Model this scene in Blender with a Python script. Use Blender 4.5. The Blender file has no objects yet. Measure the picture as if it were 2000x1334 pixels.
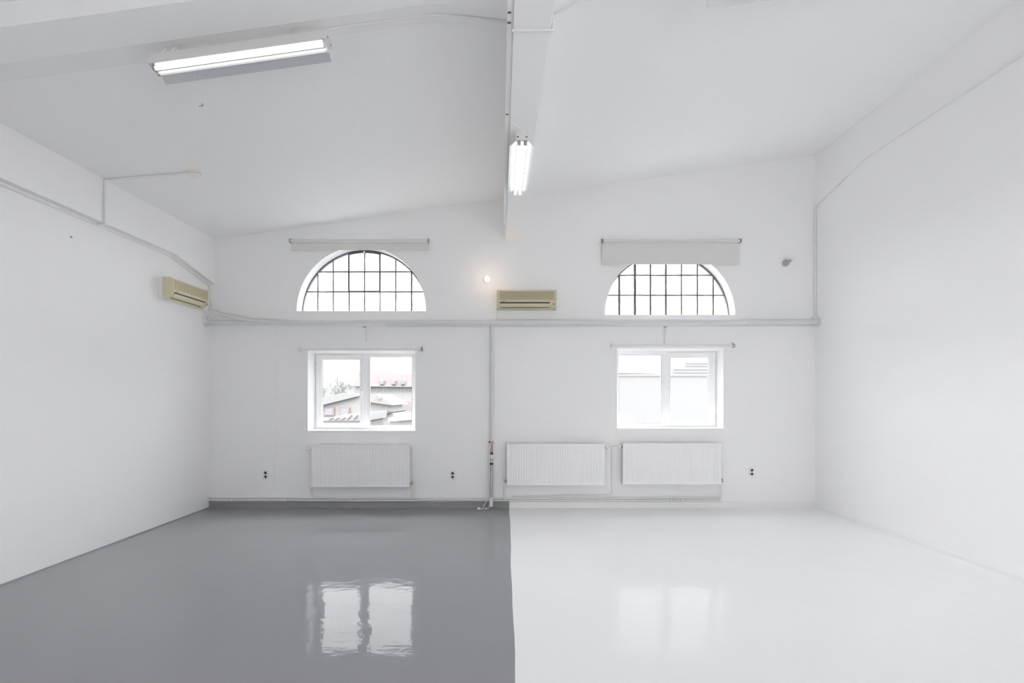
import bpy, bmesh, math, random
from mathutils import Vector, Matrix
from mathutils.geometry import tessellate_polygon
random.seed(7)
sc = bpy.context.scene
C = sc.collection
PI = math.pi

# ------------------------------------------------------------------ camera
F = 1100.0                       # focal length in px of a 2000 px wide frame
H = 1.61                         # eye height
D = 8.209                        # distance to the window wall
cam = bpy.data.cameras.new('camera')
cam.sensor_width = 36.0
cam.lens = F * 36 / 2000
cam.shift_x = 15 / 2000
cam.shift_y = 109 / 2000
cam.clip_start = 0.05
cam.clip_end = 600
co = bpy.data.objects.new('camera', cam); C.objects.link(co)
co.location = (0, 0, H); co.rotation_euler = (PI / 2, 0, 0)
sc.camera = co

# ------------------------------------------------------------------ sky and exposure
w = bpy.data.worlds.new('overcast_sky'); sc.world = w; w.use_nodes = True
bg = w.node_tree.nodes['Background']
bg.inputs[0].default_value = (0.988, 0.99, 1.0, 1)
bg.inputs[1].default_value = 9.0
sc.view_settings.view_transform = 'Standard'
sc.view_settings.look = 'None'
sc.view_settings.gamma = 1
sc.view_settings.use_curve_mapping = False
sc.view_settings.exposure = 0.91
sc.cycles.use_denoising = True
sc.cycles.max_bounces = 14
sc.cycles.diffuse_bounces = 10
sc.cycles.glossy_bounces = 4
sc.cycles.transparent_max_bounces = 12
sc.cycles.caustics_reflective = False
sc.cycles.caustics_refractive = False
sc.cycles.sample_clamp_indirect = 6
sc.cycles.sample_clamp_direct = 1.1

def portal(name, loc, rot, sx, sy):
    l = bpy.data.lights.new(name, 'AREA'); l.shape = 'RECTANGLE'; l.size = sx; l.size_y = sy
    l.cycles.is_portal = True
    o = bpy.data.objects.new(name, l); C.objects.link(o); o.location = loc; o.rotation_euler = rot
    return o
# light comes in through the four windows ahead and bare openings added out of view behind the camera
REAR = -6.5
portal('daylight_portal', (-2.084, D + 0.32, 3.34), (-PI / 2, 0, 0), 1.9, 0.95)
portal('daylight_portal', (2.416, D + 0.32, 3.28), (-PI / 2, 0, 0), 1.9, 0.95)
portal('daylight_portal', (-2.08, D + 0.32, 1.70), (-PI / 2, 0, 0), 1.55, 1.15)
portal('daylight_portal', (2.42, D + 0.32, 1.72), (-PI / 2, 0, 0), 1.55, 1.15)
REAR_OPEN = [(2.6, 3.4, 0.1, 1.3)]  # unseen bare opening in the rear wall, sized for the light it lets in
SIDE_OPEN_L = (-5.9, -1.6, 0.2, 1.0)      # y from, y to, z from, z to: unseen bare openings, added to light the room from the sides
SIDE_OPEN_R = (-5.9, -2.6, 0.2, 1.0)
for (a, b, z0, z1), x, s in ((SIDE_OPEN_L, -4.5, -1), (SIDE_OPEN_R, 4.73, 1)):
    portal('daylight_portal', (x, (a + b) / 2, (z0 + z1) / 2), (0, s * PI / 2, 0), z1 - z0, b - a)
for (a, b, z0, z1) in REAR_OPEN:
    portal('daylight_portal', ((a + b) / 2, REAR - 0.2, (z0 + z1) / 2), (PI / 2, 0, 0), b - a, z1 - z0)

# ------------------------------------------------------------------ materials
def mat(name, col, rough=0.5, metal=0.0, spec=0.5, noise=None, bump=None, emit=None, coat=0.0, var=0.0, vscale=3.0, ior=None):
    m = bpy.data.materials.new(name); m.use_nodes = True
    nt = m.node_tree; b = nt.nodes['Principled BSDF']
    b.inputs['Base Color'].default_value = (*col, 1)
    b.inputs['Roughness'].default_value = rough
    b.inputs['Metallic'].default_value = metal
    b.inputs['Specular IOR Level'].default_value = spec
    if ior: b.inputs['IOR'].default_value = ior
    b.inputs['Coat Weight'].default_value = coat
    tc = nt.nodes.new('ShaderNodeTexCoord')
    if emit:
        b.inputs['Emission Color'].default_value = (*emit[0], 1)
        b.inputs['Emission Strength'].default_value = emit[1]
    if var:
        n = nt.nodes.new('ShaderNodeTexNoise'); n.inputs['Scale'].default_value = vscale; n.inputs['Detail'].default_value = 4
        r = nt.nodes.new('ShaderNodeMapRange'); r.inputs['To Min'].default_value = 1 - var; r.inputs['To Max'].default_value = 1 + var * 0.6
        mx = nt.nodes.new('ShaderNodeMix'); mx.data_type = 'RGBA'; mx.blend_type = 'MULTIPLY'; mx.inputs[0].default_value = 1
        mx.inputs[6].default_value = (*col, 1)
        nt.links.new(tc.outputs['Object'], n.inputs['Vector']); nt.links.new(n.outputs['Fac'], r.inputs['Value'])
        nt.links.new(r.outputs[0], mx.inputs[7]); nt.links.new(mx.outputs[2], b.inputs['Base Color'])
    if bump:
        prev = None
        for (s, dist, strength, stretch) in bump:
            mp = nt.nodes.new('ShaderNodeMapping'); mp.inputs['Scale'].default_value = stretch
            n = nt.nodes.new('ShaderNodeTexNoise'); n.inputs['Scale'].default_value = s; n.inputs['Detail'].default_value = 3
            bp = nt.nodes.new('ShaderNodeBump'); bp.inputs['Distance'].default_value = dist; bp.inputs['Strength'].default_value = strength
            nt.links.new(tc.outputs['Object'], mp.inputs['Vector']); nt.links.new(mp.outputs[0], n.inputs['Vector'])
            nt.links.new(n.outputs['Fac'], bp.inputs['Height'])
            if prev: nt.links.new(prev.outputs[0], bp.inputs['Normal'])
            prev = bp
        nt.links.new(prev.outputs[0], b.inputs['Normal'])
    return m

def glass_mat():
    m = bpy.data.materials.new('window_glass'); m.use_nodes = True
    nt = m.node_tree; nt.nodes.clear()
    o = nt.nodes.new('ShaderNodeOutputMaterial'); mx = nt.nodes.new('ShaderNodeMixShader')
    t = nt.nodes.new('ShaderNodeBsdfTransparent'); g = nt.nodes.new('ShaderNodeBsdfGlossy')
    t.inputs[0].default_value = (0.97, 0.98, 0.98, 1); g.inputs['Roughness'].default_value = 0.01
    f = nt.nodes.new('ShaderNodeFresnel')
    ge = nt.nodes.new('ShaderNodeNewGeometry'); mr = nt.nodes.new('ShaderNodeMapRange')     # same reflectance on both faces of the thin pane
    mr.inputs['To Min'].default_value = 1.28; mr.inputs['To Max'].default_value = 1 / 1.28
    nt.links.new(ge.outputs['Backfacing'], mr.inputs['Value']); nt.links.new(mr.outputs[0], f.inputs['IOR'])
    nt.links.new(f.outputs[0], mx.inputs[0]); nt.links.new(t.outputs[0], mx.inputs[1]); nt.links.new(g.outputs[0], mx.inputs[2])
    nt.links.new(mx.outputs[0], o.inputs[0])
    return m

FLOORBUMP = [(2.2, 0.010, 0.35, (1, 1, 1)), (7.0, 0.004, 0.30, (1, 1, 1)), (17.0, 0.0024, 0.30, (1, 1, 1)), (70.0, 0.0005, 0.15, (0.5, 1, 1))]
M = {}
M['wall'] = mat('white_wall_paint', (0.90, 0.898, 0.90), 0.45, spec=0.4, bump=[(1.6, 0.02, 0.12, (1, 1, 1)), (38, 0.002, 0.25, (1, 1, 1))], var=0.012, vscale=0.8)
M['rearwall'] = mat('rear_wall_bounce_grey', (0.45, 0.45, 0.45), 0.6)  # unseen wall, kept grey so less light bounces onto the near ceiling
M['ceil'] = mat('white_ceiling_paint', (0.90, 0.90, 0.90), 0.5, spec=0.35, bump=[(1.2, 0.02, 0.15, (1, 1, 1)), (30, 0.002, 0.2, (1, 1, 1))])
M['grey_floor'] = mat('grey_epoxy_floor', (0.315, 0.318, 0.335), 0.025, bump=FLOORBUMP, ior=1.5, spec=0.055, var=0.03, vscale=1.2)
M['white_floor'] = mat('white_epoxy_floor', (0.90, 0.90, 0.905), 0.04, bump=FLOORBUMP, ior=1.5, spec=0.03, var=0.012, vscale=1.2)
M['grey_skirt'] = mat('grey_painted_skirting', (0.30, 0.303, 0.318), 0.35, bump=[(14, 0.004, 0.4, (1, 1, 1))], var=0.12, vscale=6)
M['white_skirt'] = mat('white_painted_skirting', (0.86, 0.86, 0.86), 0.3, bump=[(14, 0.004, 0.4, (1, 1, 1))], var=0.03, vscale=6)
M['plastic'] = mat('white_plastic', (0.80, 0.80, 0.80), 0.35)
M['pvc'] = mat('white_pvc_frame', (0.90, 0.90, 0.905), 0.25)
M['enamel'] = mat('white_enamel', (0.87, 0.87, 0.87), 0.3)
M['pipe'] = mat('painted_pipe', (0.70, 0.71, 0.72), 0.42, var=0.07, vscale=4, bump=[(20, 0.003, 0.3, (1, 1, 1))])
M['whitepipe'] = mat('white_painted_pipe', (0.78, 0.775, 0.76), 0.4, var=0.04, vscale=9)
M['bluntmetal'] = mat('dull_zinc', (0.46, 0.47, 0.48), 0.4, metal=0.5, var=0.1, vscale=12)
M['galv'] = mat('galvanised_sheet', (0.66, 0.68, 0.69), 0.34, metal=0.55, var=0.12, vscale=70, bump=[(160, 0.001, 0.5, (1, 1, 1))])
M['lampwhite'] = mat('lamp_white_enamel', (0.78, 0.775, 0.765), 0.4)
M['cream'] = mat('yellowed_plastic', (0.66, 0.61, 0.43), 0.42, var=0.04, vscale=5)
M['cream_d'] = mat('yellowed_grille', (0.50, 0.45, 0.30), 0.55)
M['steelframe'] = mat('dark_grey_steel', (0.085, 0.085, 0.095), 0.5, var=0.1, vscale=9)
M['black'] = mat('black_plastic', (0.015, 0.015, 0.015), 0.4)
M['dark'] = mat('dark_grey_plastic', (0.10, 0.10, 0.10), 0.5)
M['midgrey'] = mat('mid_grey_plastic', (0.38, 0.38, 0.38), 0.5)
M['blind'] = mat('pale_grey_blind_fabric', (0.73, 0.73, 0.705), 0.85, bump=[(5, 0.01, 0.3, (0.3, 1, 3)), (300, 0.0006, 0.4, (1, 1, 1))], var=0.03, vscale=4)
M['brass'] = mat('aged_brass', (0.46, 0.42, 0.34), 0.35, metal=0.7)
M['ivory'] = mat('ivory_plastic', (0.84, 0.825, 0.76), 0.4)
M['pink'] = mat('faded_red_plastic', (0.52, 0.33, 0.31), 0.5, var=0.15, vscale=40)
M['socketgrey'] = mat('shaded_socket_plastic', (0.46, 0.46, 0.45), 0.5)
M['gapbrown'] = mat('brown_gap', (0.22, 0.17, 0.09), 0.6)
M['mint'] = mat('pale_green_plastic', (0.50, 0.58, 0.54), 0.4)
M['tube_dim'] = mat('dim_fluorescent_tube', (0.45, 0.46, 0.46), 0.3, emit=((0.97, 1.0, 0.99), 0.22))  # greyer base and weaker glow than the other tube
M['tube'] = mat('fluorescent_tube', (1, 1, 1), 0.3, emit=((1.0, 1.0, 0.985), 1.7))
M['bulb'] = mat('lit_bulb', (1, 0.95, 0.88), 0.3, emit=((1.0, 0.72, 0.50), 18.0))
M['glass'] = glass_mat()

# ------------------------------------------------------------------ mesh helpers
class MB:
    def __init__(s): s.bm = bmesh.new()
    def box(s, x0, x1, y0, y1, z0, z1, bev=0.0, mi=0):
        v = [s.bm.verts.new(p) for p in ((x0,y0,z0),(x1,y0,z0),(x1,y1,z0),(x0,y1,z0),(x0,y0,z1),(x1,y0,z1),(x1,y1,z1),(x0,y1,z1))]
        fs = [s.bm.faces.new([v[i] for i in q]) for q in ((3,2,1,0),(4,5,6,7),(0,1,5,4),(1,2,6,5),(2,3,7,6),(3,0,4,7))]
        for f in fs: f.material_index = mi
        if bev > 0:
            ed = list({e for f in fs for e in f.edges})
            bmesh.ops.bevel(s.bm, geom=ed, offset=bev, segments=2, affect='EDGES', profile=0.5)
        return s
    def prism(s, pts, a, b, axis='x', mi=0):
        """pts: 2-D outline; extruded from a to b along axis"""
        def P(p, t):
            return {'x': (t, p[0], p[1]), 'y': (p[0], t, p[1]), 'z': (p[0], p[1], t)}[axis]
        A = [s.bm.verts.new(P(p, a)) for p in pts]; B = [s.bm.verts.new(P(p, b)) for p in pts]
        n = len(pts); fs = []
        for i in range(n): fs.append(s.bm.faces.new((A[i], A[(i+1)%n], B[(i+1)%n], B[i])))
        fs.append(s.bm.faces.new(A[::-1])); fs.append(s.bm.faces.new(B))
        for f in fs: f.material_index = mi
        return s
    def loft(s, loops, close=True, caps=False):
        L = [[s.bm.verts.new(p) for p in lp] for lp in loops]
        n = len(L[0])
        for a, b in zip(L, L[1:]):
            for i in range(n if close else n - 1):
                s.bm.faces.new((a[i], a[(i+1)%n], b[(i+1)%n], b[i]))
        if caps:
            s.bm.faces.new(L[0][::-1]); s.bm.faces.new(L[-1])
        return s
    def tube(s, pts, r, n=12, rs=None):
        pts = [Vector(p) for p in pts]
        loops = []; ref = None
        for i, p in enumerate(pts):
            if i == 0: t = (pts[1] - p).normalized()
            elif i == len(pts) - 1: t = (p - pts[-2]).normalized()
            else: t = ((p - pts[i-1]).normalized() + (pts[i+1] - p).normalized()).normalized()
            if ref is None:
                ref = t.orthogonal().normalized()
            ref = (ref - t * ref.dot(t)).normalized()
            bi = t.cross(ref)
            rr = rs[i] if rs else r
            loops.append([p + (ref * math.cos(2*PI*j/n) + bi * math.sin(2*PI*j/n)) * rr for j in range(n)])
        return s.loft(loops, caps=True)
    def lathe(s, prof, loc=(0,0,0), axis=(0,0,1), n=24):
        """prof: (radius, height) pairs along the axis"""
        q = Vector((0,0,1)).rotation_difference(Vector(axis)); loc = Vector(loc)
        loops = [[loc + q @ Vector((r*math.cos(2*PI*j/n), r*math.sin(2*PI*j/n), h)) for j in range(n)] for r, h in prof]
        return s.loft(loops, caps=True)
    def build(s, name, m, parent=None, smooth=False, mats=None):
        bmesh.ops.recalc_face_normals(s.bm, faces=s.bm.faces)
        me = bpy.data.meshes.new(name); s.bm.to_mesh(me); s.bm.free()
        for x in (mats or [m]): me.materials.append(x)
        if smooth:
            for p in me.polygons: p.use_smooth = True
            me.set_sharp_from_angle(angle=math.radians(40))
        o = bpy.data.objects.new(name, me); C.objects.link(o)
        if parent: o.parent = parent
        return o

def tag(o, label, cat=None, group=None):
    o['label'] = label
    if cat: o['category'] = cat
    if group: o['group'] = group
    return o
def struct(o, label=None):
    o['kind'] = 'structure'
    if label: o['label'] = label
    return o
def thing(name, label, cat, loc=(0,0,0), group=None, rot=(0,0,0)):
    o = bpy.data.objects.new(name, None); C.objects.link(o); o.location = loc; o.rotation_euler = rot
    o.empty_display_size = 0.1
    return tag(o, label, cat, group)
def sthing(name, label, loc=(0,0,0)):
    o = bpy.data.objects.new(name, None); C.objects.link(o); o.location = loc
    o.empty_display_size = 0.1
    return struct(o, label)

def wx(px, off=0.0): return (px - 985) * (D - off) / F          # along the window wall
def wz(py, off=0.0): return H + (776 - py) * (D - off) / F
def W(px, py, off=0.0): return (wx(px, off), D - off, wz(py, off))
def cz(x): return 4.503 + 0.1404 * x                            # height of the sloping ceiling

XL, XR = -4.30, 4.53
XU = -4.22                                                       # thicker upper part of the left wall
# ------------------------------------------------------------------ floor
XS = 0.072
ys = [REAR - 0.3 + i * (D + 0.5 - REAR + 0.3) / 60 for i in range(61)]
def edge_x(y): return 0.052 + 0.0028 * y + 0.004 * math.sin(y * 2.1) + 0.0025 * math.sin(y * 5.3 + 1)
b = MB()
cols = []
for y in ys:
    cols.append([b.bm.verts.new(p) for p in ((XL - 0.2, y, 0), (edge_x(y), y, 0), (XR + 0.2, y, 0), (XR + 0.2, y, -0.15), (XL - 0.2, y, -0.15))])
for a, c in zip(cols, cols[1:]):
    for i in range(5):
        f = b.bm.faces.new((a[i], a[(i+1) % 5], c[(i+1) % 5], c[i]))
        f.material_index = 0 if i == 0 else 1
b.bm.faces.new(cols[0][::-1]); b.bm.faces.new(cols[-1])
struct(b.build('floor', None, mats=[M['grey_floor'], M['white_floor']]), 'glossy poured floor, grey left half and white right half')

# ------------------------------------------------------------------ walls
CD = 0.22        # depth from wall face to window frames
WT = 0.33
def arch_loop(cx, z0, r, y, n=40):
    return [(cx + r * math.cos(PI * i / n), y, z0 + r * math.sin(PI * i / n)) for i in range(n + 1)]
def rect_loop(x0, x1, z0, z1, y):
    return [(x1, y, z0), (x1, y, z1), (x0, y, z1), (x0, y, z0)]
A1 = (wx(705.7), wz(607.3), 0.943); A2 = (wx(1308.7), wz(615), 0.950)
R1 = (wx(601), wx(811), wz(842.6), wz(685)); R2 = (wx(1205), wx(1413), wz(838), wz(680.2))
KF = (D + CD) / F
def fx(px): return (px - 985) * KF
def fz(py): return H + (776 - py) * KF
I1 = (fx(616), wx(811) - 0.004, fz(837), fz(691.5)); I2 = (wx(1205) + 0.004, fx(1398), fz(833), fz(686.5))
holes = []
for (cx, z0, r) in (A1, A2):
    holes.append([arch_loop(cx, z0, r, D), arch_loop(cx, z0, r, D + CD), arch_loop(cx, z0, r - 0.01, D + WT)])
for R, I in ((R1, I1), (R2, I2)):
    holes.append([rect_loop(*R, D), rect_loop(*I, D + CD), rect_loop(I[0], I[1], I[2], I[3], D + WT)])
def wall_with_holes(name, outer, holes, y0, y1, m):
    b = MB()
    def face_side(loops, y, outer):
        polys = [[Vector((x, z, 0)) for x, z in outer]] + [[Vector((p[0], p[2], 0)) for p in lp] for lp in loops]
        flat = [v for p in polys for v in p]
        vs = [b.bm.verts.new((v.x, y, v.y)) for v in flat]
        for t in tessellate_polygon(polys):
            try: b.bm.faces.new([vs[i] for i in t])
            except ValueError: pass
    face_side([h[0] for h in holes], y0, outer)
    face_side([h[-1] for h in holes], y1, outer)
    for h in holes: b.loft(h)
    b.loft([[(x, y0, z) for x, z in outer], [(x, y1, z) for x, z in outer]])
    bmesh.ops.remove_doubles(b.bm, verts=b.bm.verts, dist=1e-5)
    return b.build(name, m)
outer = [(XL - 0.2, -0.15), (XR + 0.2, -0.15), (XR + 0.2, cz(XR + 0.2) + 0.1), (XL - 0.2, cz(XL - 0.2) + 0.1)]
struct(wall_with_holes('wall_back', outer, holes, D, D + WT, M['wall']), 'white plastered end wall with two arched and two rectangular windows')
rear_holes = [[rect_loop(a, b_, z0, z1, REAR), rect_loop(a, b_, z0, z1, REAR - 0.2)] for (a, b_, z0, z1) in REAR_OPEN]
struct(wall_with_holes('wall_rear', outer, rear_holes, REAR, REAR - 0.2, M['rearwall']), 'unseen wall behind the viewer, greyed to weaken bounced light')

def side_wall(b, x0, x1, op, top):
    a, c, z0, z1 = op
    b.box(x0, x1, c, D, -0.15, top); b.box(x0, x1, REAR, a, -0.15, top)
    b.box(x0, x1, a, c, -0.15, z0); b.box(x0, x1, a, c, z1, top)
b = MB()
side_wall(b, XL - 0.2, XL, SIDE_OPEN_L, cz(XL) + 0.1)
prof = [(REAR, 3.452), (7.24, 3.452), (7.32, 3.435), (D, 3.262), (D, cz(XU) + 0.1), (REAR, cz(XU) + 0.1)]
struct(b.build('wall_left', M['wall']), 'white left wall')
struct(MB().prism(prof, XL - 0.001, XU, 'x').build('trim_6', M['wall']), 'thicker upper part of the left wall above a ledge')
b = MB(); side_wall(b, XR, XR + 0.2, SIDE_OPEN_R, cz(XR) + 0.1)
struct(b.build('wall_right', M['wall']), 'plain white right wall')
b = MB().prism([(XL - 0.2, cz(XL - 0.2)), (XR + 0.2, cz(XR + 0.2)), (XR + 0.2, cz(XR + 0.2) + 0.2), (XL - 0.2, cz(XL - 0.2) + 0.2)], REAR - 0.2, D + WT, 'y')
struct(b.build('ceiling', M['ceil']), 'white ceiling sloping up to the right')

# main beam running towards the window wall
SO = 3.886
def bl(y): return 0.015 + 0.0064 * (D - y)
def br(y): return 0.263 + 0.0060 * (D - y)
b = MB()
b.loft([[(bl(y), y, SO), (br(y), y, SO), (br(y), y, cz(br(y)) + 0.05), (bl(y), y, cz(bl(y)) + 0.05)] for y in (REAR, D)], caps=True)
bmesh.ops.bevel(b.bm, geom=[e for e in b.bm.edges if all(abs(v.co.z - SO) < 1e-4 for v in e.verts)], offset=0.012, segments=3, affect='EDGES')
struct(b.build('trim_1', M['ceil'], smooth=True), 'white boxed ceiling beam running to the window wall')
# cross beam with sloping far side, haunched at the main beam
def xsec(x, yn, y, h, yc):
    c = cz(x)
    return [(x, yn, c + 0.05), (x, yn, h), (x, y, h), (x, yc, c), (x, yc, c + 0.05)]
def S0(x, d=0.15): return xsec(x, 3.507, 3.823, cz(x) - d, 4.23)
secL = [S0(XL), S0(-0.60), xsec(-0.50, 3.507, 3.825, cz(-0.5) - 0.152, 4.24), xsec(-0.42, 3.507, 3.835, cz(-0.42) - 0.160, 4.26), xsec(0.03, 3.507, 3.897, H + 2.671, 4.426)]
secR = [xsec(0.29, 3.507, 3.897, H + 2.678, 4.43), xsec(0.62, 3.507, 3.83, cz(0.62) - 0.152, 4.24), S0(0.75), S0(XR)]
struct(MB().loft(secL, caps=True).build('trim_2', M['ceil']), 'left cross beam with sloping far side')
struct(MB().loft(secR, caps=True).build('trim_3', M['ceil']), 'right cross beam with sloping far side')

# baseboards
b = MB()
zt = wz(979.5)
skp = lambda: [(D - 0.016, 0.0), (D - 0.012, zt - 0.012), (D - 0.006, zt), (D, zt), (D, 0.0)]
o1 = b.prism(skp(), XL, edge_x(D), 'x', 0)
b.prism(skp(), edge_x(D), XR, 'x', 1)
struct(b.build('baseboard_back', None, mats=[M['grey_skirt'], M['white_skirt']]), 'painted skirting band under the windows, grey left and white right')
struct(MB().prism([(XR - 0.018, 0.0), (XR - 0.012, 0.035), (XR - 0.003, 0.052), (XR, 0.054), (XR, 0)], REAR, D, 'y').build('baseboard_right', M['white_skirt']), 'low white cove at the foot of the right wall')
struct(MB().prism([(XL, 0), (XL + 0.006, 0), (XL + 0.003, 0.012), (XL, 0.014)], REAR, D, 'y').build('baseboard_left', M['grey_skirt']), 'thin grey paint edge at the foot of the left wall')

# ------------------------------------------------------------------ arched steel windows
def bar(b, x0, x1, z0, z1, y, t=0.03):
    b.box(x0, x1, y, y + t, z0, z1)
def arched_window(name, A, label, vx, hz, casement, weights):
    cx, z0, r = A
    y = D + CD
    root = sthing(name, label, (cx, y, z0))
    inv = Matrix.Translation((-cx, -y, -z0))
    def fin(b, nm, m, smooth=False):
        b.bm.transform(inv); return b.build(nm, m, root, smooth)
    n = 48
    b = MB()
    ro, ri = r, r - 0.016
    loops = []
    for i in range(n + 1):
        a = PI * i / n; c_, s_ = math.cos(a), math.sin(a)
        loops.append([(cx + ro*c_, y, z0 + ro*s_), (cx + ri*c_, y, z0 + ri*s_), (cx + ri*c_, y + 0.045, z0 + ri*s_), (cx + ro*c_, y + 0.045, z0 + ro*s_)])
    b.loft(loops, caps=True)
    b.box(cx - r, cx + r, y, y + 0.045, z0 - 0.001, z0 + 0.016)
    fin(b, 'window_frame', M['steelframe'])
    b = MB()
    for i, x in enumerate(vx):
        top = z0 + math.sqrt(max(0.0, (r - 0.008)**2 - (x - cx)**2))
        hw = weights[i] * 1.2
        zz = [z0] + [z for z in hz if z < top] + [top]
        lo = []
        m_ = 14
        for k in range(m_ + 1):
            z = z0 + (top - z0) * k / m_
            j = random.uniform(-0.0016, 0.0016); ww = hw * random.uniform(0.85, 1.15)
            lo.append([(x - ww + j, y + 0.004, z), (x + ww + j, y + 0.004, z), (x + ww + j, y + 0.034, z), (x - ww + j, y + 0.034, z)])
        b.loft(lo, caps=True)
    for z in hz:
        half = math.sqrt(max(0.0, (r - 0.008)**2 - (z - z0)**2))
        lo = []
        for k in range(21):
            x = cx - half + 2 * half * k / 20
            j = random.uniform(-0.0014, 0.0014); hw = 0.0070 * random.uniform(0.85, 1.2)
            lo.append([(x, y + 0.006, z - hw + j), (x, y + 0.006, z + hw + j), (x, y + 0.032, z + hw + j), (x, y + 0.032, z - hw + j)])
        b.loft(lo, caps=True)
    fin(b, 'glazing_bars', M['steelframe'])
    if casement:
        xa, xb, zb = casement
        b = MB()
        ta = z0 + math.sqrt((r - 0.02)**2 - (xa - cx)**2); tb = z0 + math.sqrt((r - 0.02)**2 - (xb - cx)**2)
        b.box(xa - 0.011, xa + 0.011, y - 0.014, y + 0.004, zb - 0.012, ta)
        b.box(xb - 0.011, xb + 0.011, y - 0.014, y + 0.004, zb - 0.012, tb)
        b.box(xa + 0.011, xb - 0.011, y - 0.014, y + 0.004, zb - 0.012, zb + 0.010)
        lo = []
        for k in range(13):
            x = xa + 0.011 + (xb - xa - 0.022) * k / 12
            zt_ = z0 + math.sqrt((r - 0.014)**2 - (x - cx)**2)
            lo.append([(x, y - 0.014, zt_ - 0.030), (x, y - 0.014, zt_), (x, y + 0.004, zt_), (x, y + 0.004, zt_ - 0.030)])
        b.loft(lo, caps=True)
        fin(b, 'casement_frame', M['steelframe'])
        b = MB().box(cx - 0.02, cx + 0.005, y - 0.03, y - 0.014, z0 + r - 0.045, z0 + r - 0.018, 0.003)
        b.tube([(cx - 0.008, y - 0.03, z0 + r - 0.031), (cx - 0.008, y - 0.034, z0 + r - 0.031)], 0.005)
        fin(b, 'window_catch', M['plastic'])
    b = MB()
    pts = [(cx + (r - 0.006) * math.cos(PI*i/40), z0 + (r - 0.006) * math.sin(PI*i/40)) for i in range(41)]
    b.prism(pts, y + 0.018, y + 0.021, 'y')
    fin(b, 'pane', M['glass'])
    return root
vx1 = [fx(p) for p in (620.5, 650.7, 681.7, 712, 742.2, 772.7, 803.7)]
arched_window('window_1', A1, 'left arched window with dark steel glazing bars', vx1, [fz(569.7), fz(530.6)], (fx(681.7), fx(742.2), fz(569.7)),
              [.0065, .0062, .0065, .0062, .0062, .0062, .0085])
vx2 = [fx(p) for p in (1209.7, 1240.4, 1270.6, 1300.8, 1331.3, 1362.3, 1393.3)]
arched_window('window_2', A2, 'right arched window with dark steel glazing bars, top hidden by its blind', vx2, [fz(576.3), fz(537.1)], None,
              [.0115, .013, .010, .010, .0072, .0072, .0085])

# ------------------------------------------------------------------ rectangular pvc windows
def frame_ring(b, x0, x1, z0, z1, wl, wr, wb, wt, y0, y1, bev=0.004):
    b.box(x0, x0 + wl, y0, y1, z0, z1, bev); b.box(x1 - wr, x1, y0, y1, z0, z1, bev)
    b.box(x0 + wl - .001, x1 - wr + .001, y0, y1, z0, z0 + wb, bev); b.box(x0 + wl - .001, x1 - wr + .001, y0, y1, z1 - wt, z1, bev)
def pvc_window(name, label, I, xm, sash_g, fix_g, sash_left, handle):
    x0, x1, z0, z1 = I
    y = D + CD
    cx = (x0 + x1) / 2
    root = sthing(name, label, (cx, y, z0))
    inv = Matrix.Translation((-cx, -y, -z0))
    def fin(b, nm, m, p=root, smooth=False):
        b.bm.transform(inv); return b.build(nm, m, p, smooth)
    b = MB()
    fw = 0.045
    frame_ring(b, x0, x1, z0, z1, fw, fw, fw, fw, y, y + 0.07)
    b.box(xm - 0.03, xm + 0.03, y, y + 0.07, z0 + fw, z1 - fw, 0.003)
    # glazing bead of the fixed light
    gx0, gx1, gz0, gz1 = fix_g
    if sash_left: ex0, ex1 = xm + 0.0, x1 - 0.012
    else: ex0, ex1 = x0 + 0.012, xm - 0.0
    frame_ring(b, ex0, ex1, z0 + 0.01, z1 - 0.01, gx0 - ex0, ex1 - gx1, gz0 - z0 - 0.01, z1 - 0.01 - gz1, y + 0.012, y + 0.05, 0.003)
    fin(b, 'window_frame', M['pvc'])
    b = MB()
    gx0, gx1, gz0, gz1 = sash_g
    if sash_left: sx0, sx1 = x0 + 0.018, xm - 0.004
    else: sx0, sx1 = xm + 0.004, x1 - 0.018
    frame_ring(b, sx0, sx1, z0 + 0.018, z1 - 0.018, gx0 - sx0 - 0.012, sx1 - gx1 - 0.012, gz0 - z0 - 0.03, z1 - 0.03 - gz1, y - 0.018, y + 0.04, 0.004)
    frame_ring(b, gx0 - 0.014, gx1 + 0.014, gz0 - 0.014, gz1 + 0.014, 0.014, 0.014, 0.014, 0.014, y - 0.006, y + 0.03, 0.003)
    s = fin(b, 'window_sash', M['pvc'])
    hx = fx(handle[0]); hz_ = fz(handle[1])
    b = MB().box(hx - 0.014, hx + 0.014, y - 0.028, y - 0.018, hz_ - 0.035, hz_ + 0.035, 0.004)
    b.tube([(hx, y - 0.028, hz_), (hx, y - 0.058, hz_), (hx, y - 0.062, hz_ - 0.012), (hx, y - 0.062, hz_ - 0.12)], 0.0095, 10)
    h = fin(b, 'window_handle', M['plastic'], s, True)
    edge = x0 if sash_left else x1
    for zz in (z0 + 0.13, z1 - 0.15):
        b = MB().tube([(edge + (0.012 if sash_left else -0.012), y - 0.02, zz - 0.04), (edge + (0.012 if sash_left else -0.012), y - 0.02, zz + 0.04)], 0.009, 10)
        fin(b, 'hinge', M['plastic'], s, True)
    for g in (sash_g, fix_g):
        fin(MB().box(g[0] - 0.006, g[1] + 0.006, y + 0.022, y + 0.028, g[2] - 0.006, g[3] + 0.006), 'pane', M['glass'])
    # dark rubber gasket lines against the glass
    b = MB()
    for g in (sash_g, fix_g):
        frame_ring(b, g[0] - 0.003, g[1] + 0.003, g[2] - 0.003, g[3] + 0.003, 0.005, 0.005, 0.003, 0.003, y + 0.010, y + 0.0215, 0)
    fin(b, 'gasket', M['midgrey'])
    return root
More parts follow.
